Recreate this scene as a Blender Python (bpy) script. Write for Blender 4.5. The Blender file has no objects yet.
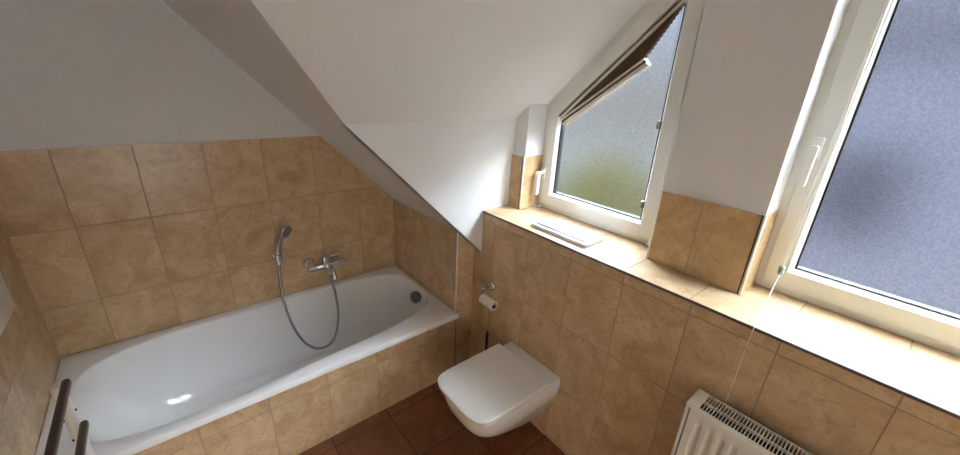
import bpy, bmesh, math, random
from mathutils import Vector, Matrix
random.seed(7)
S = bpy.context.scene
C = S.collection
PI = math.pi

# ------------------------------------------------------------------ camera
F_PX = 382.28
cam_d = bpy.data.cameras.new('camera')
cam_d.sensor_fit = 'HORIZONTAL'
cam_d.sensor_width = 36.0
cam_d.lens = F_PX / 960 * 36.0
cam_d.clip_start = 0.02
cam = bpy.data.objects.new('camera', cam_d)
C.objects.link(cam)
cam.matrix_world = Matrix(((0.7719750, 0.1946118, -0.6051288, -1.2762),
                           (-0.6338979, 0.3063879, -0.7101408, -2.2865),
                           (0.0472024, 0.9318008, 0.3598878, 1.7373),
                           (0, 0, 0, 1)))
S.camera = cam

# ------------------------------------------------------------------ light: overcast daylight sky
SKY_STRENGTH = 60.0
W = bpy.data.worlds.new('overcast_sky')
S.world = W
W.use_nodes = True
wn, wl = W.node_tree.nodes, W.node_tree.links
wn.clear()
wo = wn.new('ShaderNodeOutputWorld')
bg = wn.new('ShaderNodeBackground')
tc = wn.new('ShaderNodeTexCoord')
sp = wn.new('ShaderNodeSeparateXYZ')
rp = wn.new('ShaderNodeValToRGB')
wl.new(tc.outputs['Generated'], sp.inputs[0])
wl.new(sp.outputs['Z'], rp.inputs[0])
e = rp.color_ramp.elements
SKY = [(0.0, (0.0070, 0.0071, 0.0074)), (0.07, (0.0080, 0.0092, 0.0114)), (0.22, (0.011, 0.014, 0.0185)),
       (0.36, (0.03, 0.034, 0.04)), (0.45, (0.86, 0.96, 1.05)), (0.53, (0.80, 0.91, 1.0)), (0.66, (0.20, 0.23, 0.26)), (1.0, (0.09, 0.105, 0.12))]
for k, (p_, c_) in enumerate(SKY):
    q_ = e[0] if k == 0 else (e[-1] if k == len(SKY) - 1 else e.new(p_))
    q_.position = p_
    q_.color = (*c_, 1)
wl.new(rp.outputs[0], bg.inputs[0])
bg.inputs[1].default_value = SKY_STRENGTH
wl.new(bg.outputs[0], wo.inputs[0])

S.view_settings.view_transform = 'Standard'
S.view_settings.look = 'None'
S.view_settings.gamma = 1
S.view_settings.use_curve_mapping = False
S.view_settings.exposure = 0.0
S.cycles.max_bounces = 16
S.cycles.diffuse_bounces = 8
S.cycles.glossy_bounces = 6
S.cycles.transmission_bounces = 8
S.cycles.transparent_max_bounces = 12
S.cycles.sample_clamp_indirect = 0.0
S.cycles.use_denoising = True
S.cycles.caustics_reflective = True
S.cycles.caustics_refractive = True

# ------------------------------------------------------------------ room measures
XL = -1.819            # left wall
XE = -0.119            # tiled end wall of the bath
YR = -0.7454           # bath panel plane
YC = -0.8128           # dormer cheek
Y2 = -3.290            # dormer far cheek
YM = (YC + Y2) / 2     # ridge
YF = -4.40             # wall behind the camera
Z0, SM = 0.8391, 0.9952     # roof slope  z = Z0 - SM*x
ZG, GN = 1.5546, 0.925     # dormer slope z = ZG + GN*(YC-y)
HC = ZG + GN * (YC - YM)    # ridge / flat ceiling height
XG = -(ZG - Z0) / SM
XR = -(HC - Z0) / SM
X1, X2 = 0.1867, 0.3118     # pier face, window frame face
XO = 0.46                   # outside face
ZS = 1.0846                 # window ledge
ZT = 0.4585                 # bath rim
ZP = 1.3738                 # top of pier tiles
ZW = 1.3965                 # top of wall tiles
YA, YB = -1.6461, -1.9830   # middle pier
YP = YC - 0.088            # left pier edge


# ------------------------------------------------------------------ helpers
def srgb(r, g, b):
    def f(c):
        c /= 255
        return c / 12.92 if c <= 0.04045 else ((c + 0.055) / 1.055) ** 2.4
    return (f(r), f(g), f(b), 1)


def obj(name, bm, mat, parent=None, smooth=False, angle=None):
    bmesh.ops.remove_doubles(bm, verts=bm.verts, dist=1e-6)
    bmesh.ops.recalc_face_normals(bm, faces=bm.faces)
    me = bpy.data.meshes.new(name)
    bm.to_mesh(me)
    bm.free()
    mats = mat if isinstance(mat, (list, tuple)) else [mat]
    for m in mats:
        me.materials.append(m)
    if smooth or angle:
        for p in me.polygons:
            p.use_smooth = True
        if angle:
            me.set_sharp_from_angle(angle=math.radians(angle))
    o = bpy.data.objects.new(name, me)
    C.objects.link(o)
    if parent is not None:
        o.parent = parent
        o.matrix_parent_inverse = parent.matrix_world.inverted()
    return o


def tag(o, label=None, cat=None, group=None, kind=None):
    if label:
        o['label'] = label
    if cat:
        o['category'] = cat
    if group:
        o['group'] = group
    if kind:
        o['kind'] = kind
    return o


def thing(name, label, cat, loc=(0, 0, 0), kind=None, group=None):
    o = bpy.data.objects.new(name, None)
    o.empty_display_size = 0.05
    C.objects.link(o)
    o.location = loc
    o.matrix_world = Matrix.Translation(loc)
    return tag(o, label, cat, group, kind)


def bx(bm, lo, hi, mi=0, bev=0.0, seg=2):
    x0, y0, z0 = [min(a, b) for a, b in zip(lo, hi)]
    x1, y1, z1 = [max(a, b) for a, b in zip(lo, hi)]
    v = [bm.verts.new(p) for p in ((x0, y0, z0), (x1, y0, z0), (x1, y1, z0), (x0, y1, z0),
                                   (x0, y0, z1), (x1, y0, z1), (x1, y1, z1), (x0, y1, z1))]
    fs = [bm.faces.new([v[i] for i in q]) for q in ((0, 3, 2, 1), (4, 5, 6, 7), (0, 1, 5, 4), (1, 2, 6, 5), (2, 3, 7, 6), (3, 0, 4, 7))]
    for f in fs:
        f.material_index = mi
    if bev:
        ed = list({e for f in fs for e in f.edges})
        bmesh.ops.bevel(bm, geom=ed, offset=bev, segments=seg, profile=0.5, affect='EDGES')
    return fs


def prism(bm, pts, off, mi=0, bev=0.0, seg=2):
    """pts: closed loop of 3D points; off: extrusion vector."""
    off = Vector(off)
    a = [bm.verts.new(Vector(p)) for p in pts]
    b = [bm.verts.new(Vector(p) + off) for p in pts]
    n = len(a)
    fs = [bm.faces.new(a), bm.faces.new(b[::-1])]
    for i in range(n):
        fs.append(bm.faces.new((a[i], b[i], b[(i + 1) % n], a[(i + 1) % n])))
    for f in fs:
        f.material_index = mi
    if bev:
        ed = list({e for f in fs for e in f.edges})
        bmesh.ops.bevel(bm, geom=ed, offset=bev, segments=seg, profile=0.5, affect='EDGES')
    return fs


def loft(bm, rings, cap0=True, cap1=True, closed=True):
    vs = [[bm.verts.new(p) for p in r] for r in rings]
    n = len(vs[0])
    for a, b in zip(vs, vs[1:]):
        for i in range(n if closed else n - 1):
            j = (i + 1) % n
            bm.faces.new((a[i], a[j], b[j], b[i]))
    if cap0:
        bm.faces.new(vs[0][::-1])
    if cap1:
        bm.faces.new(vs[-1])
    return vs


def spline(pts, n=8):
    P = [Vector(p) for p in pts]
    P = [2 * P[0] - P[1]] + P + [2 * P[-1] - P[-2]]
    out = []
    for i in range(1, len(P) - 2):
        a, b, c, d = P[i - 1:i + 3]
        for k in range(n):
            t = k / n
            out.append(0.5 * (2 * b + (c - a) * t + (2 * a - 5 * b + 4 * c - d) * t * t + (3 * b - a - 3 * c + d) * t ** 3))
    out.append(P[-2])
    return out


def tube(bm, pts, rad, seg=14, cap=True):
    P = [Vector(p) for p in pts]
    R = rad if isinstance(rad, (list, tuple)) else [rad] * len(P)
    up = None
    rings = []
    for i, p in enumerate(P):
        t = (P[min(i + 1, len(P) - 1)] - P[max(i - 1, 0)]).normalized()
        if up is None:
            up = t.orthogonal().normalized()
        u = (up - t * up.dot(t)).normalized()
        up = u
        w = t.cross(u)
        rings.append([p + (u * math.cos(a) + w * math.sin(a)) * R[i] for a in [2 * PI * k / seg for k in range(seg)]])
    loft(bm, rings, cap, cap)


def lathe(bm, origin, axis, prof, seg=28):
    """prof: list of (distance along the axis, radius)."""
    ax = Vector(axis).normalized()
    u = ax.orthogonal().normalized()
    w = ax.cross(u)
    o = Vector(origin)
    rings = [[o + ax * h + (u * math.cos(a) + w * math.sin(a)) * max(r, 1e-5) for a in [2 * PI * k / seg for k in range(seg)]] for h, r in prof]
    loft(bm, rings)


def inset(poly, d):
    """inset of a convex counter-clockwise 2D polygon."""
    n = len(poly)
    L = []
    for i in range(n):
        a, b = Vector(poly[i]), Vector(poly[(i + 1) % n])
        t = (b - a).normalized()
        nrm = Vector((-t.y, t.x))
        L.append((a + nrm * d, t))
    out = []
    for i in range(n):
        (p, t), (q, s) = L[i - 1], L[i]
        den = t.x * s.y - t.y * s.x
        k = ((q.x - p.x) * s.y - (q.y - p.y) * s.x) / den
        out.append(p + t * k)
    return out


def ring(bm, poly, d0, d1, xa, xb, xa1=None, bev=0.0):
    """a closed frame in the y-z plane between insets d0 and d1, from x = xa (room side) to xb;
    xa1 gives another room-side depth at d1 (a chamfer)."""
    o_, i_ = inset(poly, d0), inset(poly, d1)
    xa1 = xa if xa1 is None else xa1
    n = len(poly)
    A = [bm.verts.new((xa, p.x, p.y)) for p in o_]
    B = [bm.verts.new((xa1, p.x, p.y)) for p in i_]
    D = [bm.verts.new((xb, p.x, p.y)) for p in o_]
    E = [bm.verts.new((xb, p.x, p.y)) for p in i_]
    fs = []
    for k in range(n):
        j = (k + 1) % n
        fs += [bm.faces.new((A[k], A[j], B[j], B[k])), bm.faces.new((D[k], E[k], E[j], D[j])),
               bm.faces.new((A[k], D[k], D[j], A[j])), bm.faces.new((B[k], B[j], E[j], E[k]))]
    if bev:
        ed = [e for e in {e for f in fs[0::4] for e in f.edges} if e.is_valid and
              not (e.verts[0] in A and e.verts[1] in B) and not (e.verts[0] in B and e.verts[1] in A)]
        bmesh.ops.bevel(bm, geom=ed, offset=bev, segments=2, profile=0.5, affect='EDGES')


# ------------------------------------------------------------------ materials
def mat(name):
    m = bpy.data.materials.new(name)
    m.use_nodes = True
    nt = m.node_tree
    return m, nt, nt.nodes['Principled BSDF']


def N(nt, t, **kw):
    n = nt.nodes.new(t)
    for k, v in kw.items():
        setattr(n, k, v)
    return n


def math_n(nt, op, a, b=None, clamp=False):
    n = nt.nodes.new('ShaderNodeMath')
    n.operation = op
    n.use_clamp = clamp
    for i, v in enumerate((a, b)):
        if v is None:
            continue
        if isinstance(v, (int, float)):
            n.inputs[i].default_value = v
        else:
            nt.links.new(v, n.inputs[i])
    return n.outputs[0]


def mix(nt, fac, a, b, mode='MIX'):
    n = nt.nodes.new('ShaderNodeMix')
    n.data_type = 'RGBA'
    n.blend_type = mode
    for k, v in ((0, fac), (6, a), (7, b)):
        if isinstance(v, (int, float, tuple)):
            n.inputs[k].default_value = v
        else:
            nt.links.new(v, n.inputs[k])
    return n.outputs[2]


def plain(name, col, rough=0.5, metal=0.0, coat=0.0, noise=0.0, nscale=40, bump=0.0, bscale=200, spec=0.5):
    m, nt, b = mat(name)
    b.inputs['Base Color'].default_value = col
    b.inputs['Roughness'].default_value = rough
    b.inputs['Metallic'].default_value = metal
    b.inputs['Coat Weight'].default_value = coat
    b.inputs['Specular IOR Level'].default_value = spec
    g = N(nt, 'ShaderNodeNewGeometry')
    if noise:
        t = N(nt, 'ShaderNodeTexNoise')
        t.inputs['Scale'].default_value = nscale
        t.inputs['Detail'].default_value = 4
        nt.links.new(g.outputs['Position'], t.inputs['Vector'])
        dark = tuple(c * (1 - noise) for c in col[:3]) + (1,)
        nt.links.new(mix(nt, t.outputs[0], dark, col), b.inputs['Base Color'])
    if bump:
        t = N(nt, 'ShaderNodeTexNoise')
        t.inputs['Scale'].default_value = bscale
        t.inputs['Detail'].default_value = 3
        nt.links.new(g.outputs['Position'], t.inputs['Vector'])
        bp = N(nt, 'ShaderNodeBump')
        bp.inputs['Strength'].default_value = bump
        bp.inputs['Distance'].default_value = 0.002
        nt.links.new(t.outputs[0], bp.inputs['Height'])
        nt.links.new(bp.outputs[0], b.inputs['Normal'])
    return m


def tile(name, au, ou, pu, av, ov, pv, light, dark, grout, gw=0.0032, rough=0.24, cloud=8.0, vein=0.5, contrast=1.0):
    """stone-look ceramic tile on a grid: axis, offset and pitch for both directions."""
    m, nt, b = mat(name)
    g = N(nt, 'ShaderNodeNewGeometry')
    s = N(nt, 'ShaderNodeSeparateXYZ')
    nt.links.new(g.outputs['Position'], s.inputs[0])
    idx, dist = [], []
    for a, o, p in ((au, ou, pu), (av, ov, pv)):
        q = math_n(nt, 'DIVIDE', math_n(nt, 'SUBTRACT', s.outputs[a], o), p)
        fl = math_n(nt, 'FLOOR', q)
        fr = math_n(nt, 'SUBTRACT', q, fl)
        d = math_n(nt, 'MULTIPLY', math_n(nt, 'MINIMUM', fr, math_n(nt, 'SUBTRACT', 1.0, fr)), p)
        idx.append(fl)
        dist.append(d)
    d = math_n(nt, 'MINIMUM', dist[0], dist[1])
    mr = N(nt, 'ShaderNodeMapRange')
    mr.inputs['From Min'].default_value = gw * 0.35
    mr.inputs['From Max'].default_value = gw * 0.75
    nt.links.new(d, mr.inputs['Value'])
    face = mr.outputs[0]
    cmb = N(nt, 'ShaderNodeCombineXYZ')
    nt.links.new(idx[0], cmb.inputs[0])
    nt.links.new(idx[1], cmb.inputs[1])
    wn_ = N(nt, 'ShaderNodeTexWhiteNoise', noise_dimensions='3D')
    nt.links.new(cmb.outputs[0], wn_.inputs['Vector'])
    # cloudy stone figure, shifted per tile
    vm = N(nt, 'ShaderNodeVectorMath', operation='MULTIPLY_ADD')
    nt.links.new(wn_.outputs['Color'], vm.inputs[0])
    vm.inputs[1].default_value = (7, 7, 7)
    nt.links.new(g.outputs['Position'], vm.inputs[2])
    n1 = N(nt, 'ShaderNodeTexNoise')
    n1.inputs['Scale'].default_value = cloud
    n1.inputs['Detail'].default_value = 7
    n1.inputs['Roughness'].default_value = 0.62
    n1.inputs['Distortion'].default_value = 0.8
    nt.links.new(vm.outputs[0], n1.inputs['Vector'])
    n2 = N(nt, 'ShaderNodeTexNoise')
    n2.inputs['Scale'].default_value = cloud * 5
    n2.inputs['Detail'].default_value = 5
    n2.inputs['Distortion'].default_value = 1.5
    nt.links.new(vm.outputs[0], n2.inputs['Vector'])
    r1 = N(nt, 'ShaderNodeMapRange')
    r1.inputs['From Min'].default_value = 0.5 - 0.2 / contrast
    r1.inputs['From Max'].default_value = 0.5 + 0.2 / contrast
    nt.links.new(n1.outputs[0], r1.inputs['Value'])
    col = mix(nt, r1.outputs[0], dark, light)
    r2 = N(nt, 'ShaderNodeMapRange')
    r2.inputs['From Min'].default_value = 0.52
    r2.inputs['From Max'].default_value = 0.72
    r2.inputs['To Max'].default_value = vein
    nt.links.new(n2.outputs[0], r2.inputs['Value'])
    col = mix(nt, r2.outputs[0], col, tuple(c * 0.72 for c in dark[:3]) + (1,))
    hv = math_n(nt, 'MULTIPLY_ADD', wn_.outputs['Value'], 0.10)
    nt.nodes[-1].inputs[2].default_value = 0.94
    hs = N(nt, 'ShaderNodeHueSaturation')
    nt.links.new(hv, hs.inputs['Value'])
    nt.links.new(col, hs.inputs['Color'])
    nt.links.new(mix(nt, face, grout, hs.outputs[0]), b.inputs['Base Color'])
    rg = N(nt, 'ShaderNodeMapRange')
    rg.inputs['To Min'].default_value = 0.75
    rg.inputs['To Max'].default_value = rough
    nt.links.new(face, rg.inputs['Value'])
    nt.links.new(rg.outputs[0], b.inputs['Roughness'])
    bp = N(nt, 'ShaderNodeBump')
    bp.inputs['Strength'].default_value = 0.5
    bp.inputs['Distance'].default_value = 0.0025
    hh = math_n(nt, 'ADD', face, math_n(nt, 'MULTIPLY', n1.outputs[0], 0.25))
    nt.links.new(hh, bp.inputs['Height'])
    nt.links.new(bp.outputs[0], b.inputs['Normal'])
    return m


T_L, T_D, T_G = srgb(222, 195, 158), srgb(188, 157, 119), srgb(158, 138, 112)
plaster = plain('white_plaster', srgb(226, 227, 227), 0.85, bump=0.6, bscale=130)
t_back = tile('beige_tile_back', 0, -0.359, 0.2535, 2, 1.058, 0.355, T_L, T_D, T_G)
t_left = tile('beige_tile_left', 1, -0.02, 0.2535, 2, 1.058, 0.355, T_L, T_D, T_G)
t_end = tile('beige_tile_end', 1, 0.0, 0.2535, 2, 1.058, 0.355, T_L, T_D, T_G)
t_apron = tile('beige_tile_panel', 0, -0.3675, 0.2525, 2, 0.329, 0.34, T_L, T_D, T_G)
t_wc = tile('beige_tile_right', 1, -0.904, 0.2500, 2, 0.0170, 0.3382, T_L, T_D, T_G)
t_sill = tile('beige_tile_ledge', 1, -0.896, 0.2500, 0, -0.5, 5.0, T_L, T_D, T_G, rough=0.5)
t_pier = tile('beige_tile_pier', 1, -1.797, 0.2500, 2, 0.5, 5.0, srgb(214, 184, 142), srgb(182, 148, 106), T_G)
t_reveal = tile('beige_tile_reveal', 0, -3.0, 9.0, 2, 0.5, 5.0, srgb(214, 184, 142), srgb(182, 148, 106), T_G)
t_floor = tile('terracotta_tile_floor', 0, -0.592, 0.300, 1, -0.812, 0.2985, srgb(142, 92, 62), srgb(112, 68, 44), srgb(70, 48, 36), rough=0.3, gw=0.005)
ceramic = plain('white_ceramic', srgb(238, 238, 236), 0.07, coat=0.3)
enamel = plain('white_enamel', srgb(238, 239, 240), 0.10, coat=0.5)
upvc = plain('white_window_plastic', srgb(232, 232, 226), 0.28)
bright_plastic = plain('white_plastic', srgb(240, 240, 238), 0.3)
rubber = plain('black_rubber', srgb(28, 29, 32), 0.5)
chrome = plain('chrome', srgb(222, 224, 228), 0.06, metal=1.0)
hose_m = plain('chrome_hose', srgb(170, 170, 172), 0.25, metal=1.0, bump=0.6, bscale=900)
dark_chrome = plain('dark_chrome', srgb(120, 120, 118), 0.35, metal=1.0)
spray_m = plain('grey_spray_face', srgb(120, 122, 126), 0.45, metal=0.3)
lacquer = plain('white_lacquer', srgb(234, 232, 226), 0.35)
rad_dark = plain('radiator_inside', srgb(34, 32, 30), 0.8)
brown = plain('dark_brown_lacquer', srgb(66, 44, 40), 0.28, coat=0.3)
paper = plain('toilet_paper', srgb(232, 226, 216), 0.95, bump=0.4, bscale=400)
card = plain('grey_card', srgb(70, 56, 44), 0.9)
trim_w = plain('white_edge_profile', srgb(232, 230, 222), 0.3)
trim_m = plain('steel_edge_profile', srgb(120, 120, 120), 0.3, metal=0.9)
joint = plain('dark_joint', srgb(50, 42, 36), 0.8)
cord_m = plain('white_cord', srgb(226, 222, 212), 0.8)
cord_grey = plain('grey_green_plastic', srgb(150, 160, 150), 0.4)
blind_fab = plain('beige_pleated_fabric', srgb(128, 108, 86), 0.9)
blind_rail = plain('cream_rail', srgb(222, 214, 198), 0.35)
black_pl = plain('black_plastic', srgb(24, 22, 21), 0.4)
brush_pot = plain('grey_brush_pot', srgb(120, 112, 104), 0.35)
flush_m = plain('pale_blue_white_plastic', srgb(232, 236, 244), 0.22)
leaf = plain('dark_leaves', srgb(58, 55, 24), 0.9, noise=0.5, nscale=6, spec=0.1)
roof_m = plain('dark_slate', srgb(36, 35, 43), 0.9, spec=0.1)
render_m = plain('blue_grey_render', srgb(64, 64, 73), 0.9, spec=0.1)
lawn_m = plain('dark_paving', srgb(36, 36, 35), 0.95, noise=0.3, nscale=2, spec=0.1)

# frosted privacy glass: structured inner face, clear outer face
m, nt, b = mat('frosted_glass')
nt.nodes.remove(b)
out = nt.nodes['Material Output']
rf = N(nt, 'ShaderNodeBsdfRefraction')
rf.inputs['IOR'].default_value = 1.2
rf.inputs['Roughness'].default_value = 0.32
rf.distribution = 'BECKMANN'
tl = N(nt, 'ShaderNodeBsdfTranslucent')
gl = N(nt, 'ShaderNodeBsdfGlossy')
gl.inputs['Roughness'].default_value = 0.35
g_ = N(nt, 'ShaderNodeNewGeometry')
nz = N(nt, 'ShaderNodeTexNoise')
nz.inputs['Scale'].default_value = 300
nz.inputs['Detail'].default_value = 2
nt.links.new(g_.outputs['Position'], nz.inputs['Vector'])
bp = N(nt, 'ShaderNodeBump')
bp.inputs['Strength'].default_value = 1.0
bp.inputs['Distance'].default_value = 0.002
nt.links.new(nz.outputs[0], bp.inputs['Height'])
gr = N(nt, 'ShaderNodeTexNoise')          # grain of the structured glass
gr.inputs['Scale'].default_value = 170
gr.inputs['Detail'].default_value = 1
nt.links.new(g_.outputs['Position'], gr.inputs['Vector'])
gm = N(nt, 'ShaderNodeMapRange')
gm.inputs['From Min'].default_value = 0.3
gm.inputs['From Max'].default_value = 0.7
gm.inputs['To Min'].default_value = 0.80
gm.inputs['To Max'].default_value = 1.0
nt.links.new(gr.outputs[0], gm.inputs['Value'])
gc = N(nt, 'ShaderNodeCombineColor')
for k in range(3):
    nt.links.new(gm.outputs[0], gc.inputs[k])
nt.links.new(gc.outputs[0], rf.inputs['Color'])
for q in (rf, gl):
    nt.links.new(bp.outputs[0], q.inputs['Normal'])
ms = N(nt, 'ShaderNodeMixShader')
ms.inputs[0].default_value = 0.004
nt.links.new(rf.outputs[0], ms.inputs[1])
nt.links.new(tl.outputs[0], ms.inputs[2])
ms2 = N(nt, 'ShaderNodeMixShader')
ms2.inputs[0].default_value = 0.06
nt.links.new(ms.outputs[0], ms2.inputs[1])
nt.links.new(gl.outputs[0], ms2.inputs[2])
nt.links.new(ms2.outputs[0], out.inputs[0])
frosted = m
m, nt, b = mat('clear_glass_face')
nt.nodes.remove(b)
tr = N(nt, 'ShaderNodeBsdfTransparent')
tr.inputs[0].default_value = (0.94, 0.96, 0.96, 1)
nt.links.new(tr.outputs[0], nt.nodes['Material Output'].inputs[0])
clear = m


# ------------------------------------------------------------------ the setting
def struct(name, bm, m, label=None, parent=None, **kw):
    o = obj(name, bm, m, parent, **kw)
    if parent is None:
        tag(o, label, None, None, 'structure')
    return o


def zslope(x):
    return Z0 - SM * x


def zgab(y):
    return ZG + GN * (YC - y) if y > YM else HC - GN * (YM - y)


bm = bmesh.new()
bx(bm, (XL - 0.1, YF - 0.1, -0.1), (XO, 0.1, 0))
struct('floor', bm, t_floor, 'reddish brown tiled bathroom floor')

bm = bmesh.new()
bx(bm, (XL - 0.1, 0.004, -0.1), (XO, 0.12, 3.0))
w = struct('wall_back', bm, plaster, 'white plastered wall behind the bathtub with beige tiles below')
bm = bmesh.new()
bx(bm, (XL, 0.0, 0), (XE + 0.02, 0.02, ZW))
struct('tiling', bm, t_back, parent=w)

bm = bmesh.new()
bx(bm, (XL - 0.12, YF - 0.1, -0.1), (XL - 0.004, 0.1, 3.0))
w = struct('wall_left', bm, plaster, 'left wall with beige tiles at the head of the bathtub')
bm = bmesh.new()
bx(bm, (XL - 0.02, YF, 0), (XL, 0.01, ZW))
struct('tiling', bm, t_left, parent=w)

bm = bmesh.new()
bx(bm, (XL - 0.1, YF - 0.12, -0.1), (XO, YF - 0.004, 3.0))
w = struct('wall_front', bm, plaster, 'wall behind the viewer')
bm = bmesh.new()
bx(bm, (XL, YF - 0.02, 0), (0.02, YF, ZW))
struct('tiling', bm, t_apron, parent=w)

# boxed tiled end wall at the foot of the bath
bm = bmesh.new()
fs = bx(bm, (XE, YR, 0), (XO, 0.02, zslope(XO) + 0.02 if False else 0.99))
for f in fs:
    f.normal_update()
    if abs(f.normal.y) > 0.5:
        f.material_index = 1
struct('wall_end', bm, [t_end, t_apron], 'short beige tiled wall at the drain end of the bathtub')

# tiled bath panel
bm = bmesh.new()
bx(bm, (XL, YR, 0), (XE + 0.005, YR + 0.012, ZT - 0.0325))
struct('wall_bath_panel', bm, t_apron, 'beige tiled panel along the long side of the bathtub')

# right wall: tiled front wall under the ledge and the window wall with its piers
bm = bmesh.new()
bx(bm, (0, YF - 0.05, 0), (XO, YR + 0.02, ZS - 0.013))
w = struct('wall_right', bm, t_wc, 'beige tiled wall under the windows behind the toilet')


def pier(y0, y1, name, label, tile_sides=()):
    bm = bmesh.new()
    bx(bm, (X1 + 0.004, y0, ZS - 0.02), (XO, y1, zgab((y0 + y1) / 2) + 0.35), 0)
    o = struct(name, bm, plaster, label)
    bm = bmesh.new()
    fs = bx(bm, (X1 - 0.007, y0 - 0.004, ZS), (X2 + 0.02, y1 + 0.004, ZP))
    for f in fs:
        f.normal_update()
        if abs(f.normal.y) > 0.5:
            f.material_index = 1
        if f.normal.z > 0.5:
            f.material_index = 2
    struct('tiling', bm, [t_pier, t_reveal, trim_w], parent=o)
    for yy in tile_sides:
        bm = bmesh.new()
        tube(bm, [(X1 - 0.004, yy, ZS), (X1 - 0.004, yy, ZP + 0.001)], 0.005, 10)
        struct('edge_profile', bm, trim_w, parent=o, smooth=True)
        bm = bmesh.new()
        if yy > (y0 + y1) / 2:
            bm.free()
            continue
        s = -1
        bx(bm, (X1 - 0.0085, yy - s * 0.0085, ZS), (X1, yy - s * 0.0045, ZP))
        struct('joint_gap', bm, joint, parent=o)
    return o


pier(YP, YC + 0.03, 'wall_pier_left', 'narrow white pier left of the first window with beige tiles at its foot', (YP - 0.002,))
pier(YB, YA, 'wall_pier_middle', 'white pier between the windows with two beige tiles at its foot', (YB - 0.002, YA + 0.002))
pier(Y2 - 0.03, Y2 + 0.1003, 'wall_pier_right', 'narrow white pier right of the second window', ())

bm = bmesh.new()
fs = bx(bm, (-0.004, Y2 - 0.01, ZS - 0.013), (X2 + 0.03, YC + 0.01, ZS), bev=0.002)
tag(obj('trim_1', bm, t_sill), 'beige tiled window ledge running under both windows', None, None, 'structure')
bm = bmesh.new()
prism(bm, [(-0.007, Y2, ZS - 0.009), (-0.007, Y2, ZS - 0.002), (-0.0052, Y2, ZS + 0.0005), (-0.0042, Y2, ZS + 0.0005), (-0.0042, Y2, ZS - 0.009)], (0, YC - Y2 - 0.001, 0))
tag(obj('trim_2', bm, trim_m), 'grey metal profile on the front edge of the tiled ledge', None, None, 'structure')
bm = bmesh.new()
tube(bm, [(XE - 0.002, YR - 0.002, ZT), (XE - 0.002, YR - 0.002, zslope(XE) + 0.01)], 0.0055, 10)
tag(obj('trim_3', bm, trim_w, smooth=True), 'white corner profile at the drain end of the bathtub', None, None, 'structure')
bm = bmesh.new()
bx(bm, (XE + 0.003, YR - 0.001, 0), (XE + 0.007, YR + 0.001, zslope(XE)))
tag(obj('trim_4', bm, joint), 'dark joint beside the white corner profile', None, None, 'structure')

# main roof slope with the dormer cut out
up = (0, 0, 0.09)
xa = XO
outline = [(xa, 0.1), (XR - 0.02, 0.1), (XR - 0.02, YF - 0.1), (xa, YF - 0.1), (xa, Y2 - 0.002), (XG, Y2 - 0.002), (XR, YM), (XG, YC + 0.002), (xa, YC + 0.002)]
bm = bmesh.new()
V0 = [Vector((x, y, zslope(x))) for x, y in outline]
lo = [bm.verts.new(p) for p in V0]
hi = [bm.verts.new(p + Vector(up)) for p in V0]
for q in ((0, 1, 6, 7, 8), (1, 2, 6), (2, 3, 4, 5, 6)):
    bm.faces.new([lo[i] for i in q])
    bm.faces.new([hi[i] for i in q[::-1]])
for i in range(len(lo)):
    j = (i + 1) % len(lo)
    bm.faces.new((lo[i], hi[i], hi[j], lo[j]))
tag(obj('ceiling_slope', bm, plaster), 'white sloping roof ceiling above the bathtub', None, None, 'structure')

# dormer gable ceilings
for nm, ye, lab in (('ceiling_dormer_left', YC, 'white sloping dormer ceiling above the first window'), ('ceiling_dormer_right', Y2, 'white sloping dormer ceiling above the second window')):
    bm = bmesh.new()
    prism(bm, [(XO, ye, ZG), (XG, ye, ZG), (XR, YM, HC), (XO, YM, HC)], (0, 0, 0.09))
    tag(obj(nm, bm, plaster), lab, None, None, 'structure')
# dormer cheeks
for nm, ye, sg, lab in (('wall_cheek_left', YC, 1, 'white triangular dormer wall beside the first window'), ('wall_cheek_right', Y2, -1, 'white triangular dormer wall beside the second window')):
    bm = bmesh.new()
    prism(bm, [(XG - 0.03, ye, ZG + 0.03), (XG, ye, ZG), (0, ye, Z0), (XO, ye, Z0 - 0.3), (XO, ye, ZG + 0.03)], (0, sg * 0.06, 0))
    tag(obj(nm, bm, plaster), lab, None, None, 'structure')

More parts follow.
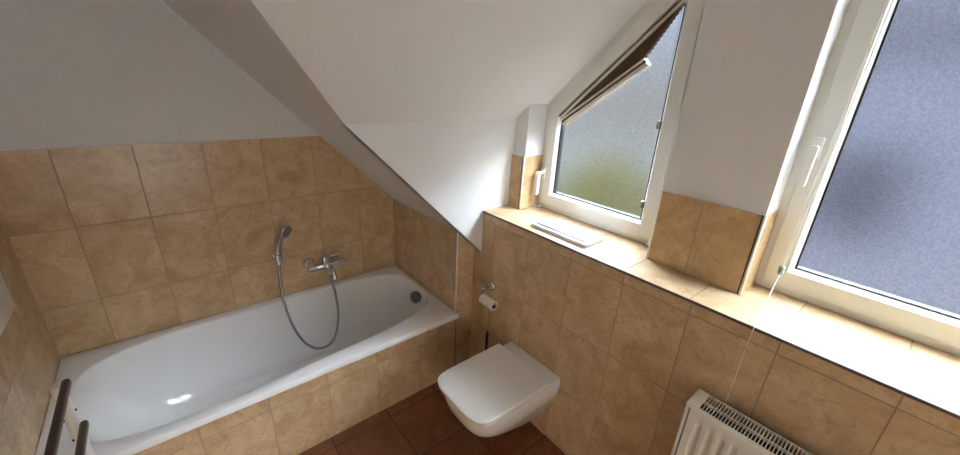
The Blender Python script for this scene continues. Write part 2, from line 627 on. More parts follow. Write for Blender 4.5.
# ------------------------------------------------------------------ windows
def window(name, poly, handle_y, handle_z, label):
    r = thing(name, label, None, (X2, sum(p[0] for p in poly) / len(poly), ZS), 'structure')
    bm = bmesh.new()
    ring(bm, poly, -0.045, 0.045, X2 + 0.012, XO - 0.02)
    obj('outer_frame', bm, upvc, r)
    bm = bmesh.new()
    ring(bm, poly, 0.028, 0.086, X2, X2 + 0.06, bev=0.003)
    obj('sash', bm, upvc, r, smooth=True, angle=40)
    bm = bmesh.new()
    ring(bm, poly, 0.086, 0.098, X2 + 0.003, X2 + 0.05, X2 + 0.018)
    obj('glazing_bead', bm, bright_plastic, r)
    bm = bmesh.new()
    ring(bm, poly, 0.097, 0.103, X2 + 0.019, X2 + 0.05)
    obj('gasket', bm, rubber, r)
    bm = bmesh.new()
    q = inset(poly, 0.101)
    fs = prism(bm, [(X2 + 0.026, p.x, p.y) for p in q], (0.018, 0, 0), 1)
    fs[0].material_index = 0
    obj('pane', bm, [frosted, clear], r)
    # handle: rosette, neck and grip
    h = bmesh.new()
    bx(h, (X2 - 0.010, handle_y - 0.014, handle_z - 0.034), (X2 + 0.002, handle_y + 0.014, handle_z + 0.034), bev=0.005)
    ho = obj('handle', h, bright_plastic, r, smooth=True, angle=40)
    h = bmesh.new()
    tube(h, [(X2 - 0.005, handle_y, handle_z), (X2 - 0.045, handle_y, handle_z)], 0.009, 14)
    obj('neck', h, bright_plastic, ho, smooth=True, angle=40)
    h = bmesh.new()
    loft(h, [[(X2 - 0.045 + dx, handle_y + dy * s, z) for dx, dy in ((-0.010, -0.0105), (-0.010, 0.0105), (0.010, 0.012), (0.010, -0.012))]
             for z, s in ((handle_z + 0.011, 0.9), (handle_z + 0.006, 1.15), (handle_z - 0.03, 1.0), (handle_z - 0.11, 0.95), (handle_z - 0.118, 0.8))])
    bmesh.ops.bevel(h, geom=list(h.edges), offset=0.0025, segments=2, affect='EDGES')
    obj('grip', h, bright_plastic, ho, smooth=True, angle=50)
    return r


WT = 0.012
SR = YA + 0.035
win1 = [(SR, ZS), (YP, ZS), (YP, zgab(YP) - WT), (SR, zgab(SR) - WT)]
w1 = window('window_1', win1, YP - 0.034, 1.283, 'trapezoid white framed frosted window beside the sloping ceiling')
yq = Y2 + 0.1003
win2 = [(yq, ZS), (YB, ZS), (YB, zgab(YB) - WT), (YM, zgab(YM) - WT), (yq, zgab(yq) - WT)]
w2 = window('window_2', win2, YB - 0.046, 1.588, 'large white framed frosted window at the right above the radiator')
# hinge covers at the foot of the first window
for yy, zz in ((YA + 0.06, ZS + 0.0),):
    bm = bmesh.new()
    bx(bm, (X2 - 0.016, yy - 0.014, zz + 0.004), (X2 + 0.012, yy + 0.014, zz + 0.014), bev=0.003)
    obj('hinge_cover', bm, bright_plastic, w1, smooth=True, angle=40)
bm = bmesh.new()
bx(bm, (X2 - 0.02, YP - 0.035, ZS + 0.0005), (X2 + 0.012, YP - 0.022, ZS + 0.012), bev=0.003)
tube(bm, spline([(X2 - 0.012, YP - 0.020, ZS + 0.006), (X2 - 0.022, YP - 0.008, ZS + 0.006), (X2 - 0.020, YP + 0.0 - 0.002, ZS + 0.010)]), 0.004, 8)
obj('hinge_cover', bm, bright_plastic, w1, smooth=True, angle=40)

# pleated blind gathered along the slanted top of the first window
q = inset(win1, 0.098)      # glass outline; q[2] lower left top corner, q[3] upper right top corner
A = Vector((0, q[2].x, q[2].y))
B = Vector((0, q[3].x, q[3].y))
td = (B - A).normalized()
nd = Vector((0, td.z, -td.y))
if nd.z > 0:
    nd = -nd
LEN = (B - A).length


def along(x, s, d):
    p = A + td * (s * LEN) + nd * d
    return Vector((x, p.y, p.z))


blind = thing('pleated_blind', 'beige pleated blind gathered along the slanted top of the first window', 'blind', (X2, A.y, A.z))
bm = bmesh.new()
prism(bm, [along(X2 + 0.020, 0.0, 0.0), along(X2 - 0.002, 0.0, 0.0), along(X2 - 0.002, 0.0, 0.014), along(X2 + 0.020, 0.0, 0.016)], td * LEN, bev=0.0015)
obj('head_rail', bm, blind_rail, blind)
bm = bmesh.new()
NP = 14
for k in range(NP):                    # folded pleats, fanning open towards the upper end
    f0, f1, fm = k / NP, (k + 1) / NP, (k + 0.5) / NP
    end = 0.99 - 0.33 * fm
    for fa, fb, xa_, xb_ in ((f0, fm, X2 + 0.017, X2 - 0.001), (fm, f1, X2 - 0.001, X2 + 0.017)):
        a = [along(xa_, 0.0, 0.012 + 0.004 * fa), along(xb_, 0.0, 0.012 + 0.004 * fb), along(xb_, end, 0.012 + 0.064 * fb), along(xa_, end, 0.012 + 0.064 * fa)]
        t = Vector((0, 0, 0.0006))
        va = [bm.verts.new(p) for p in a]
        vb = [bm.verts.new(p + t) for p in a]
        bm.faces.new(va)
        bm.faces.new(vb[::-1])
        for i in range(4):
            bm.faces.new((va[i], vb[i], vb[(i + 1) % 4], va[(i + 1) % 4]))
obj('pleats', bm, blind_fab, blind)
bm = bmesh.new()
a0, a1 = 0.014, 0.072                  # bottom rail: a moulded bar with a groove
prof_ = [(X2 + 0.018, 0.0), (X2 - 0.004, 0.0), (X2 - 0.010, 0.010), (X2 - 0.002, 0.013), (X2 - 0.002, 0.019), (X2 - 0.012, 0.023), (X2 - 0.010, 0.036), (X2 + 0.018, 0.036)]
loft(bm, [[along(x, 0.0, a0 + d) for x, d in prof_], [along(x, 0.68, a1 + d) for x, d in prof_]])
obj('bottom_rail', bm, blind_rail, blind)
for zz in (1.60, 1.26):
    bm = bmesh.new()
    bx(bm, (X2 - 0.006, SR + 0.092, zz - 0.016), (X2 + 0.02, SR + 0.106, zz + 0.016), bev=0.003)
    obj('cord_clip', bm, cord_grey, blind, smooth=True, angle=40)
bm = bmesh.new()
tube(bm, [(X2 - 0.004, SR + 0.099, 1.25), (X2 - 0.004, SR + 0.099, zgab(SR + 0.1) - 0.17)], 0.001, 6)
obj('tension_cord', bm, cord_m, blind)

bm = bmesh.new()
prism(bm, [along(X2 + 0.004, 0.0, -0.004), along(X2 - 0.0035, 0.0, -0.004), along(X2 - 0.0035, 0.0, -0.0005), along(X2 + 0.004, 0.0, -0.0005)], td * LEN)
obj('rail_seal', bm, rubber, blind)
bm = bmesh.new()
prof_ = [(X2 + 0.004, 0.0125), (X2 - 0.0045, 0.0115), (X2 - 0.0045, 0.0205), (X2 + 0.004, 0.0195)]
loft(bm, [[along(x, 0.0, a0 + d) for x, d in prof_], [along(x, 0.68, a1 + d) for x, d in prof_]])
obj('rail_groove', bm, brown, blind)

# cord of the second window's blind
cordset = thing('blind_cord', 'thin white pull cord hanging beside the second window down to the radiator', 'cord', (0.29, -2.055, 1.177))
zt_ = zgab(-2.075) - 0.18
for dy in (0.006, -0.006):
    bm = bmesh.new()
    tube(bm, spline([(0.292, -2.055, 1.19), (0.294, -2.055 + dy * 0.8, 1.24), (0.297, -2.058 + dy, 1.42), (0.298, -2.068 + dy, 1.75), (0.299, -2.074 + dy, zt_)], 5), 0.0013, 6)
    obj('strand', bm, cord_m, cordset, smooth=True)
bm = bmesh.new()
lathe(bm, (0.290, -2.055, 1.160), (0, 0, 1), [(0, 0.004), (0.003, 0.0085), (0.010, 0.0095), (0.0115, 0.008), (0.013, 0.0095), (0.019, 0.0095), (0.0205, 0.008), (0.022, 0.0095), (0.030, 0.0085), (0.034, 0.004)], 16)
obj('joiner', bm, cord_grey, cordset, smooth=True, angle=60)
bm = bmesh.new()
tube(bm, spline([(0.290, -2.055, 1.162), (0.14, -2.070, 1.126), (0.0, -2.086, 1.0905), (-0.0125, -2.086, 1.078), (-0.0135, -2.085, 0.96), (-0.0135, -2.084, 0.76)], 6), 0.0013, 6)
obj('pull_strand', bm, cord_m, cordset, smooth=True)

# ------------------------------------------------------------------ bathtub
tub = thing('bathtub', 'white enamel bathtub built in behind the beige tiled panel', 'bathtub', (-0.97, -0.385, 0))
NA = 96
XB0, XB1 = -1.752, -0.150


def rim_pt(a):
    ex = 4.3
    c, s = math.cos(a), math.sin(a)
    cx = (XB0 + XB1) / 2
    x = cx + (XB1 - XB0) / 2 * math.copysign(abs(c) ** (2 / ex), c)
    t = x + 1.30
    yf = -0.736 + 0.078 * 0.5 * (t + math.sqrt(t * t + 0.04))
    yb = -0.060
    ym = (yf + yb) / 2
    return x, ym + (yb - yf) / 2 * math.copysign(abs(s) ** (2 / ex), s)


def bot_pt(a):
    ex = 3.4
    c, s = math.cos(a), math.sin(a)
    x0, x1 = -1.36, -0.30
    return ((x0 + x1) / 2 + (x1 - x0) / 2 * math.copysign(abs(c) ** (2 / ex), c),
            -0.375 + 0.205 * math.copysign(abs(s) ** (2 / ex), s))


AN = [2 * PI * (k + 0.5) / NA for k in range(NA)]
ox0, ox1, oy0, oy1 = XL + 0.001, XE - 0.001, -0.776, -0.001


def outer_pt(a, o=0.0, z=ZT):
    """rim rectangle hit by the ray through the inner outline point."""
    cx, cy = (ox0 + ox1) / 2, (oy0 + oy1) / 2
    x, y = rim_pt(a)
    dx, dy = x - cx, y - cy
    k = min(((ox1 - cx) / abs(dx)) if dx else 9e9, ((oy1 - cy) / abs(dy)) if dy else 9e9)
    return cx + dx * k, cy + dy * k


rings = []
# outer rim with turned down lip
O = [outer_pt(a) for a in AN]
# snap the four corner samples
for cx_, cy_ in ((ox0, oy0), (ox0, oy1), (ox1, oy0), (ox1, oy1)):
    i = min(range(NA), key=lambda i: (O[i][0] - cx_) ** 2 + (O[i][1] - cy_) ** 2)
    O[i] = (cx_, cy_)
cxm, cym = (ox0 + ox1) / 2, (oy0 + oy1) / 2


def shrink(p, d):
    return (max(ox0 + d, min(ox1 - d, p[0])), max(oy0 + d, min(oy1 - d, p[1])))


for d, z in ((0.010, ZT - 0.030), (0.0, ZT - 0.030), (0.0, ZT - 0.005), (0.0015, ZT - 0.0015), (0.005, ZT)):
    rings.append([(*shrink(p, d), z) for p in O])
I0 = [rim_pt(a) for a in AN]
B0 = [bot_pt(a) for a in AN]
rings.append([(x * 0.97 + o[0] * 0.03, y * 0.97 + o[1] * 0.03, ZT) for (x, y), o in zip(I0, O)])
DEP = ZT - 0.055
prof = [(0.0, 0.004), (0.012, 0.012), (0.03, 0.028), (0.10, 0.16), (0.20, 0.36), (0.30, 0.54), (0.40, 0.68), (0.50, 0.79), (0.60, 0.875), (0.70, 0.93), (0.80, 0.965), (0.90, 0.988), (1.0, 1.0)]
for g, h in prof:
    rings.append([(x + (bx_ - x) * g, y + (by_ - y) * g, ZT - DEP * h) for (x, y), (bx_, by_) in zip(I0, B0)])
for k in (0.7, 0.4, 0.15):
    rings.append([(-0.83 + (x + 0.83) * k, -0.375 + (y + 0.375) * k, ZT - DEP - 0.004 * (1 - k)) for x, y in B0])
bm = bmesh.new()
loft(bm, rings, cap0=False, cap1=True)
basin = obj('basin', bm, enamel, tub, smooth=True, angle=50)
# overflow rosette with turning knob
od = Vector((-0.95, -0.22, 0.18)).normalized()
bm = bmesh.new()
lathe(bm, (-0.190, -0.400, 0.405), od, [(-0.020, 0.036), (0.004, 0.040), (0.009, 0.037), (0.012, 0.030), (0.013, 0.001)], 28)
ov = obj('overflow', bm, dark_chrome, tub, smooth=True, angle=40)
bm = bmesh.new()
c0 = Vector((-0.190, -0.400, 0.405)) + od * 0.012
lathe(bm, c0, od, [(-0.002, 0.02), (0.006, 0.019), (0.010, 0.015), (0.011, 0.001)], 20)
obj('knob', bm, dark_chrome, ov, smooth=True, angle=40)

# ------------------------------------------------------------------ bath mixer, hand shower
mx = thing('bath_mixer_tap', 'chrome bath mixer tap on the tiled wall above the bathtub', 'tap', (-0.63, 0, 0.635))
MY, MZ = -0.075, 0.622
for xx in (-0.705, -0.555):
    bm = bmesh.new()
    lathe(bm, (xx, 0.0, 0.632), (0, -1, 0), [(0, 0.036), (0.012, 0.034), (0.022, 0.026), (0.028, 0.018), (0.06, 0.016), (0.075, 0.016)], 28)
    obj('rosette', bm, chrome, mx, smooth=True, angle=35)
bm = bmesh.new()
lathe(bm, (-0.735, MY, MZ), (1, 0, 0), [(0, 0.018), (0.003, 0.022), (0.215, 0.022), (0.222, 0.019), (0.2225, 0.001)], 28)
obj('body', bm, chrome, mx, smooth=True, angle=35)
bm = bmesh.new()
lathe(bm, (-0.622, MY, MZ + 0.012), (0, -0.10, 1), [(0, 0.023), (0.040, 0.023), (0.056, 0.021), (0.060, 0.014), (0.0605, 0.001)], 26)
lv = obj('cartridge', bm, chrome, mx, smooth=True, angle=35)
bm = bmesh.new()
loft(bm, [[(x, y + MY, z) for x, y, z in r] for r in (
    [(-0.615, -0.012, MZ + 0.058), (-0.615, 0.012, MZ + 0.058), (-0.615, 0.012, MZ + 0.070), (-0.615, -0.012, MZ + 0.070)],
    [(-0.585, -0.022, MZ + 0.062), (-0.585, 0.004, MZ + 0.062), (-0.585, 0.004, MZ + 0.072), (-0.585, -0.022, MZ + 0.072)],
    [(-0.545, -0.030, MZ + 0.066), (-0.545, -0.008, MZ + 0.066), (-0.545, -0.008, MZ + 0.073), (-0.545, -0.030, MZ + 0.073)])])
bmesh.ops.bevel(bm, geom=list(bm.edges), offset=0.003, segments=2, affect='EDGES')
obj('lever', bm, chrome, lv, smooth=True, angle=50)
bm = bmesh.new()
tube(bm, spline([(-0.612, MY - 0.005, MZ - 0.005), (-0.610, MY - 0.04, MZ - 0.010), (-0.607, MY - 0.068, MZ - 0.026), (-0.606, MY - 0.080, MZ - 0.050), (-0.606, MY - 0.082, MZ - 0.062)], 6),
     [0.017] * 6 + [0.016] * 12 + [0.0165] * 7, 18)
obj('spout', bm, chrome, mx, smooth=True, angle=45)
bm = bmesh.new()
lathe(bm, (-0.612, MY - 0.006, MZ - 0.015), (0, 0.0, -1), [(0, 0.014), (0.028, 0.014), (0.034, 0.010), (0.050, 0.010)], 18)
obj('hose_outlet', bm, chrome, mx, smooth=True, angle=40)

br = thing('shower_bracket', 'chrome wall bracket carrying the hand shower above the bathtub', 'shower bracket', (-0.868, 0, 0.79))
bm = bmesh.new()
lathe(bm, (-0.873, 0.0, 0.735), (0, -1, 0), [(0, 0.024), (0.008, 0.023), (0.014, 0.016), (0.048, 0.013)], 24)
obj('rosette', bm, chrome, br, smooth=True, angle=40)
bm = bmesh.new()
hax = Vector((0.03, -0.08, 1)).normalized()
lathe(bm, Vector((-0.874, -0.066, 0.742)) - hax * 0.02, hax, [(0, 0.0170), (0.002, 0.0195), (0.038, 0.0205), (0.040, 0.0175)], 22)
obj('cradle', bm, chrome, br, smooth=True, angle=40)

hs_ = thing('hand_shower', 'chrome hand shower with a long looping hose hanging into the bathtub', 'shower head', (-0.875, -0.066, 0.70))
bm = bmesh.new()
hp = spline([(-0.876, -0.063, 0.700), (-0.874, -0.066, 0.745), (-0.870, -0.072, 0.800), (-0.860, -0.080, 0.845), (-0.846, -0.088, 0.878)], 6)
nh = len(hp)
tube(bm, hp, [0.0125 + 0.0045 * min(1, i / (nh * 0.45)) - 0.003 * max(0, (i / nh - 0.6)) for i in range(nh)], 18)
obj('handle', bm, chrome, hs_, smooth=True, angle=50)
hd = Vector((0.50, -0.80, -0.33)).normalized()
hc = Vector((-0.826, -0.090, 0.900))
bm = bmesh.new()
lathe(bm, hc, hd, [(-0.024, 0.012), (-0.018, 0.026), (-0.008, 0.036), (0.004, 0.039), (0.010, 0.037), (0.011, 0.001)], 30)
obj('head', bm, chrome, hs_, smooth=True, angle=40)
bm = bmesh.new()
lathe(bm, hc + hd * 0.011, hd, [(-0.002, 0.033), (0.002, 0.033), (0.003, 0.030), (0.003, 0.001)], 30)
for k in range(2):
    for j in range(6 + 6 * k):
        a = 2 * PI * j / (6 + 6 * k)
        u = hd.orthogonal().normalized()
        v = hd.cross(u)
        rr = 0.010 + 0.010 * k
        lathe(bm, hc + hd * 0.0135 + (u * math.cos(a) + v * math.sin(a)) * rr, hd, [(0, 0.0018), (0.002, 0.0014)], 6)
obj('spray_face', bm, spray_m, hs_, smooth=True, angle=40)
bm = bmesh.new()
hose = spline([(-0.612, MY - 0.006, MZ - 0.0695), (-0.605, -0.092, 0.50), (-0.598, -0.115, 0.42), (-0.606, -0.15, 0.30), (-0.638, -0.18, 0.195), (-0.680, -0.20, 0.148), (-0.735, -0.205, 0.135),
               (-0.790, -0.20, 0.160), (-0.840, -0.18, 0.225), (-0.875, -0.145, 0.330), (-0.893, -0.10, 0.475), (-0.888, -0.07, 0.60), (-0.877, -0.063, 0.705)], 8)
tube(bm, hose, 0.0072, 12)
obj('hose', bm, hose_m, hs_, smooth=True)

# ------------------------------------------------------------------ toilet
TYC = -1.274


def dshape(L, hw, z, x0=0.0, n=22, ex=3.6, fr=0.5, bow=0.0):
    """plan outline of a squared D: straight sides from the wall, rounded front."""
    pts = [(x0, TYC - hw, z)]
    xs = x0 - (L) * (1 - fr)
    rx = L * fr
    for k in range(n + 1):
        a = -PI / 2 + PI * k / n
        c, s = math.cos(a), math.sin(a)
        pts.append((xs - rx * abs(c) ** (2 / ex), TYC + hw * math.copysign(abs(s) ** (2 / ex), s), z))
    pts.append((x0, TYC + hw, z))
    return pts


wc = thing('toilet', 'white wall hung toilet with its square lid closed', 'toilet', (0, TYC, 0.10))
bm = bmesh.new()
bowl = [(0.10, 0.07, 0.085), (0.16, 0.08, 0.105), (0.25, 0.095, 0.14), (0.345, 0.115, 0.19), (0.425, 0.136, 0.24), (0.466, 0.154, 0.285), (0.487, 0.166, 0.325), (0.495, 0.1705, 0.362), (0.497, 0.172, 0.390), (0.494, 0.170, 0.397)]
loft(bm, [dshape(L, hw, z, ex=2.6 + 1.4 * k / 9, fr=0.6 - 0.2 * k / 9) for k, (L, hw, z) in enumerate(bowl)])
obj('bowl', bm, ceramic, wc, smooth=True, angle=50)
bm = bmesh.new()
loft(bm, [dshape(L - 0.092, hw, z, x0=-0.092, ex=4.2, fr=0.34) for L, hw, z in ((0.500, 0.168, 0.4015), (0.506, 0.173, 0.404), (0.507, 0.174, 0.4155), (0.503, 0.171, 0.418))])
obj('seat', bm, ceramic, wc, smooth=True, angle=40)
bm = bmesh.new()
loft(bm, [dshape(L - 0.092, hw, z, x0=-0.092, ex=4.2, fr=0.34) for L, hw, z in ((0.509, 0.171, 0.4215), (0.516, 0.177, 0.424), (0.517, 0.178, 0.437), (0.513, 0.1755, 0.4405), (0.506, 0.170, 0.4415), (0.40, 0.09, 0.442))])
obj('lid', bm, ceramic, wc, smooth=True, angle=50)
bm = bmesh.new()
bx(bm, (-0.001, TYC - 0.171, 0.399), (-0.091, TYC + 0.171, 0.417), bev=0.004)
obj('hinge_block', bm, ceramic, wc, smooth=True, angle=40)

# flush plate on the ledge above the toilet
fp = thing('flush_plate', 'pale flush plate with two buttons lying on the tiled ledge above the toilet', 'flush plate', (0.115, -1.272, ZS))


def rrect(bm, x0, x1, y0, y1, z0, z1, r, top=0.004):
    def outl(d, z):
        out = []
        for cx, cy, a0 in ((x1 - r, y1 - r, 0), (x0 + r, y1 - r, 90), (x0 + r, y0 + r, 180), (x1 - r, y0 + r, 270)):
            for k in range(7):
                a = math.radians(a0 + 15 * k)
                out.append((cx + (r - d) * math.cos(a), cy + (r - d) * math.sin(a), z))
        return out
    loft(bm, [outl(0, z0), outl(0, z1 - top), outl(top * 0.4, z1 - top * 0.35), outl(top, z1)])


bm = bmesh.new()
rrect(bm, 0.045, 0.195, -1.435, -1.110, ZS, ZS + 0.016, 0.016)
obj('base_plate', bm, flush_m, fp, smooth=True, angle=50)
bm = bmesh.new()
rrect(bm, 0.066, 0.178, -1.318, -1.128, ZS + 0.0155, ZS + 0.022, 0.008, 0.003)
obj('large_button', bm, flush_m, fp, smooth=True, angle=50)
bm = bmesh.new()
rrect(bm, 0.066, 0.178, -1.412, -1.324, ZS + 0.0155, ZS + 0.022, 0.008, 0.003)
obj('small_button', bm, flush_m, fp, smooth=True, angle=50)

# ------------------------------------------------------------------ paper holder, roll, brush
ph = thing('toilet_paper_holder', 'chrome paper holder on the tiled wall left of the toilet', 'paper holder', (0, -0.905, 0.655))
RY, RZ = -0.917, 0.672
bm = bmesh.new()
lathe(bm, (0, RY, RZ), (-1, 0, 0), [(0, 0.026), (0.009, 0.025), (0.014, 0.020), (0.016, 0.009)], 26)
obj('rosette', bm, chrome, ph, smooth=True, angle=40)
bm = bmesh.new()
RX = -0.072
tube(bm, spline([(-0.01, RY, RZ), (-0.045, RY + 0.002, RZ + 0.002), (-0.066, RY + 0.012, RZ), (-0.071, RY + 0.017, RZ - 0.012), (RX, RY + 0.017, RZ - 0.030), (RX, RY + 0.014, RZ - 0.037), (RX, RY + 0.004, RZ - 0.040), (RX, RY - 0.115, RZ - 0.040)], 7), 0.0050, 12)
obj('arm', bm, chrome, ph, smooth=True)
tr_ = thing('toilet_roll', 'nearly used up white toilet roll hanging on the chrome holder', 'toilet roll', (RX, RY - 0.05, RZ - 0.05))
RC = Vector((RX, RY - 0.006, RZ - 0.050))
bm = bmesh.new()
seg = 32
r_o, r_i = 0.026, 0.0165
rg_ = []
for (dy, r) in ((0, r_i), (0, r_o - 0.001), (-0.001, r_o), (-0.099, r_o), (-0.1, r_o - 0.001), (-0.1, r_i), (0, r_i)):
    rg_.append([RC + Vector((r * math.cos(2 * PI * k / seg), dy, r * math.sin(2 * PI * k / seg))) for k in range(seg)])
loft(bm, rg_, False, False)
obj('paper', bm, paper, tr_, smooth=True, angle=40)
bm = bmesh.new()
rg_ = []
for (dy, r) in ((-0.001, r_i - 0.0015), (-0.001, r_i), (-0.1005, r_i), (-0.1005, r_i - 0.0015), (-0.001, r_i - 0.0015)):
    rg_.append([RC + Vector((r * math.cos(2 * PI * k / seg), dy, r * math.sin(2 * PI * k / seg))) for k in range(seg)])
loft(bm, rg_, False, False)
obj('core', bm, card, tr_, smooth=True, angle=40)

tb = thing('toilet_brush', 'dark handled toilet brush standing in the corner behind the toilet', 'toilet brush', (-0.075, -0.985, 0))
bm = bmesh.new()
lathe(bm, (-0.075, -0.985, 0), (0, 0, 1), [(0, 0.045), (0.004, 0.048), (0.16, 0.044), (0.22, 0.040), (0.225, 0.036), (0.225, 0.012)], 28)
obj('pot', bm, brush_pot, tb, smooth=True, angle=40)
bm = bmesh.new()
tube(bm, [(-0.075, -0.985, 0.22), (-0.075, -0.985, 0.30), (-0.075, -0.985, 0.425), (-0.075, -0.985, 0.437)], [0.007, 0.008, 0.009, 0.006], 14)
obj('handle', bm, black_pl, tb, smooth=True, angle=50)

# ------------------------------------------------------------------ radiator
RY0, RY1 = -2.007, -2.72
RXB, RXF, RZT, RZB = -0.040, -0.132, 0.806, 0.16
rd = thing('radiator', 'white panel radiator under the second window', 'radiator', (-0.085, -2.36, RZB))
bm = bmesh.new()
# front panel with vertical flutes
npz = 180
ys = [RY0 - 0.016 + (RY1 + 0.016 - RY0 + 0.016) * k / npz for k in range(npz + 1)]


def flute(y):
    u = ((RY0 - 0.034 - y) / 0.0335)
    n = u - math.floor(u)
    if y > RY0 - 0.036 or y < RY1 + 0.036:
        return 0.0
    t = min(1, max(0, (abs(n - 0.5) - 0.14) / 0.16))
    return 0.0075 * (1 - (3 * t * t - 2 * t ** 3))


rows = []
for z, k in ((RZB, 0), (RZB + 0.012, 0), (RZB + 0.035, 0), (RZB + 0.05, 1), (RZT - 0.065, 1), (RZT - 0.050, 0), (RZT - 0.016, 0), (RZT - 0.010, 0)):
    rows.append([(RXF + 0.001 + k * flute(y), y, z) for y in ys])
rows.append([(RXF + 0.006, y, RZT - 0.006) for y in ys])
rows.append([(RXF + 0.014, y, RZT - 0.006) for y in ys])
loft(bm, rows, False, False, closed=False)
bmesh.ops.solidify(bm, geom=list(bm.faces), thickness=0.0015)
obj('front_panel', bm, lacquer, rd, smooth=True, angle=30)
bm = bmesh.new()
bx(bm, (RXF + 0.012, RY0 - 0.02, RZB + 0.01), (RXB - 0.0015, RY1 + 0.02, RZT - 0.04))
obj('convector_core', bm, rad_dark, rd)
bm = bmesh.new()
bx(bm, (RXB, RY0 - 0.016, RZB), (RXB + 0.006, RY1 + 0.016, RZT - 0.045), bev=0.002)
obj('back_panel', bm, lacquer, rd)
for yy, s in ((RY0, -1), (RY1, 1)):
    bm = bmesh.new()
    bx(bm, (RXF + 0.003, yy, RZB), (RXB + 0.008, yy + s * 0.012, RZT - 0.012), bev=0.003)
    obj('side_panel', bm, lacquer, rd, smooth=True, angle=40)
    bm = bmesh.new()
    bx(bm, (RXF + 0.004, yy + s * -0.001, RZT - 0.018), (RXB + 0.008, yy + s * 0.034, RZT), bev=0.004)
    obj('end_cap', bm, lacquer, rd, smooth=True, angle=40)
bm = bmesh.new()
g0, g1 = RY0 - 0.034, RY1 + 0.034
for xx in (RXF + 0.008, (RXF + RXB) / 2 + 0.004, RXB + 0.002):
    bx(bm, (xx - 0.0026, g0, RZT - 0.010), (xx + 0.0026, g1, RZT - 0.001))
nb = 72
for k in range(nb + 1):
    y = g0 + (g1 - g0) * k / nb
    bx(bm, (RXF + 0.006, y - 0.0012, RZT - 0.010), (RXB + 0.004, y + 0.0012, RZT - 0.0015))
obj('top_grille', bm, lacquer, rd)
for yy in (RY0 - 0.12, RY1 + 0.12):
    bm = bmesh.new()
    bx(bm, (RXB + 0.004, yy - 0.015, RZT - 0.32), (0.002, yy + 0.015, RZT - 0.15))
    obj('wall_bracket', bm, lacquer, rd)

# ------------------------------------------------------------------ towel radiator on the left wall
PX, PY = -1.650, -0.832
PY2 = -1.38
tw = thing('towel_rail', 'white towel rail with dark brown bars on the left wall in front of the bathtub', 'towel rail', (PX, (PY + PY2) / 2, 0.1))
for yy in (PY, PY2):
    bm = bmesh.new()
    lathe(bm, (PX, yy, 0.10), (0, 0, 1), [(0, 0.012), (0.003, 0.0155), (0.69, 0.0155), (0.692, 0.0135), (0.697, 0.0135), (0.699, 0.0175), (0.732, 0.0175), (0.7355, 0.0155), (0.736, 0.001)], 28)
    p = obj('post', bm, lacquer, tw, smooth=True, angle=40)
    for zz in (0.20, 0.44):
        bm = bmesh.new()
        lathe(bm, (XL, yy, zz), (1, 0, 0), [(0, 0.020), (0.006, 0.019), (0.008, 0.010), (PX - XL - 0.012, 0.010)], 18)
        obj('wall_bracket', bm, lacquer, p, smooth=True, angle=40)
    for zz, adeg in ((0.732, 0), (0.712, -150), (0.642, 0), (0.632, -140)):
        bm = bmesh.new()
        a = math.radians(adeg)
        lathe(bm, (PX + 0.0145 * math.cos(a), yy + 0.0145 * math.sin(a), zz), (math.cos(a), math.sin(a), 0), [(0, 0.0045), (0.003, 0.004), (0.0035, 0.001)], 10)
        obj('screw', bm, black_pl, p)
for zz in (0.852, 0.690, 0.370, 0.210):
    bm = bmesh.new()
    pr = [(0.010 * math.copysign(abs(math.cos(a)) ** 0.7, math.cos(a)), 0.0125 * math.copysign(abs(math.sin(a)) ** 0.7, math.sin(a))) for a in [2 * PI * k / 20 for k in range(20)]]
    ya, yb = PY - 0.020, PY2 - 0.030
    bxx = PX + 0.0275
    loft(bm, [[(bxx + x * s, y, zz + z * s) for x, z in pr] for y, s in ((ya, 0.35), (ya - 0.002, 0.75), (ya - 0.008, 0.97), (ya - 0.014, 1.0), (yb + 0.014, 1.0), (yb + 0.006, 0.95), (yb, 0.4))])
    obj('bar', bm, brown, tw, smooth=True, angle=50)

# glazed door added behind the viewer, its glowing pane an unseen fill light
DOOR_FILL = 3.8
fill_m, nt, b = mat('fill_light_door_glass')
b.inputs['Base Color'].default_value = (0.85, 0.85, 0.84, 1)
b.inputs['Roughness'].default_value = 0.4
b.inputs['Emission Color'].default_value = (1.0, 0.975, 0.915, 1)
b.inputs['Emission Strength'].default_value = DOOR_FILL
dr = thing('fill_door_1', 'white door added as unseen fill light with a tall glowing frosted pane', None, (-1.36, YF, 0), 'structure')
bm = bmesh.new()
for lo_, hi_ in (((-1.80, YF - 0.001, 0), (-1.74, YF + 0.045, 1.82)), ((-0.98, YF - 0.001, 0), (-0.92, YF + 0.045, 1.72)),
                 ((-1.74, YF - 0.001, 1.72), (-0.98, YF + 0.045, 1.78)), ((-1.74, YF - 0.001, 0.004), (-0.98, YF + 0.045, 0.10))):
    bx(bm, lo_, hi_)
obj('door_frame', bm, lacquer, dr)
bm = bmesh.new()
bx(bm, (-1.74, YF, 0.10), (-0.98, YF + 0.02, 1.72))
obj('pane', bm, fill_m, dr)
bm = bmesh.new()
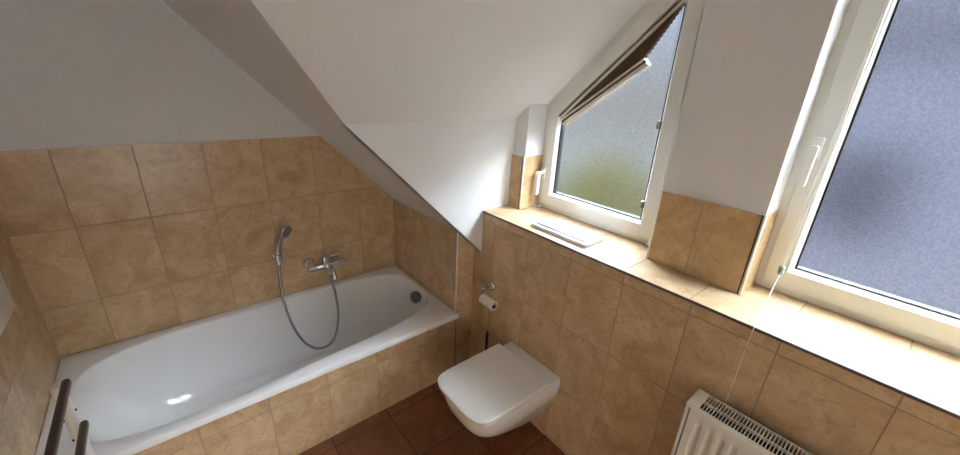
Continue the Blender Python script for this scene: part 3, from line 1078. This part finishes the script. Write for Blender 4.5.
tube(bm, spline([(-1.02, YF + 0.02, 1.0), (-1.02, YF + 0.07, 1.0), (-1.03, YF + 0.08, 1.0), (-1.12, YF + 0.08, 1.0)]), 0.008, 12)
obj('handle', bm, chrome, dr, smooth=True)

# pale flat panel on the left wall, mostly out of the picture
bm = bmesh.new()
bx(bm, (XL, -0.255, 0.865), (XL + 0.010, -0.80, 1.30), bev=0.003)
tag(obj('wall_panel', bm, lacquer, smooth=True, angle=40), 'pale flat panel on the left wall cut off by the picture edge', 'panel')

# ------------------------------------------------------------------ outside the windows
bm = bmesh.new()
bx(bm, (0.6, -30, -3.2), (40, 30, -3.0))
tag(obj('ground_outside', bm, lawn_m), 'dark paved ground outside', None, None, 'structure')


def bush(x, y, z, r, label):
    bm = bmesh.new()
    bmesh.ops.create_icosphere(bm, subdivisions=5, radius=1)
    for v in bm.verts:
        n = v.co.normalized()
        k = 1 + 0.16 * math.sin(7 * n.x + 3 * n.y) * math.sin(6 * n.z + 5 * n.y) + 0.08 * math.sin(23 * n.x) * math.sin(21 * n.y + 17 * n.z) + random.uniform(-0.03, 0.03)
        v.co = Vector((x + n.x * r[0] * k, y + n.y * r[1] * k, z + n.z * r[2] * k))
    o = obj('garden_bush', bm, leaf)
    tag(o, label, 'bush')
    return o


bush(5.6, 1.12, -0.80, (1.2, 0.85, 1.3), 'dark green garden bush blurred behind the first window')
hs2 = thing('house', 'neighbouring dark blue grey house blurred behind the second window', 'house', (10, -6, -3))
bm = bmesh.new()
bx(bm, (9.0, -14, -3), (15, 1.0, 2.8))
obj('wall', bm, render_m, hs2)
bm = bmesh.new()
prism(bm, [(8.8, -14.3, 2.65), (15.4, -14.3, 2.65), (12, -14.3, 4.9)], (0, 15.6, 0))
obj('roof', bm, roof_m, hs2)
for y_, z_ in ((-2.1, -0.5), (-4.6, -0.5), (-7.1, -0.5)):
    bm = bmesh.new()
    bx(bm, (8.97, y_, z_), (9.02, y_ + 1.1, z_ + 1.5))
    obj('shutter', bm, roof_m, hs2)
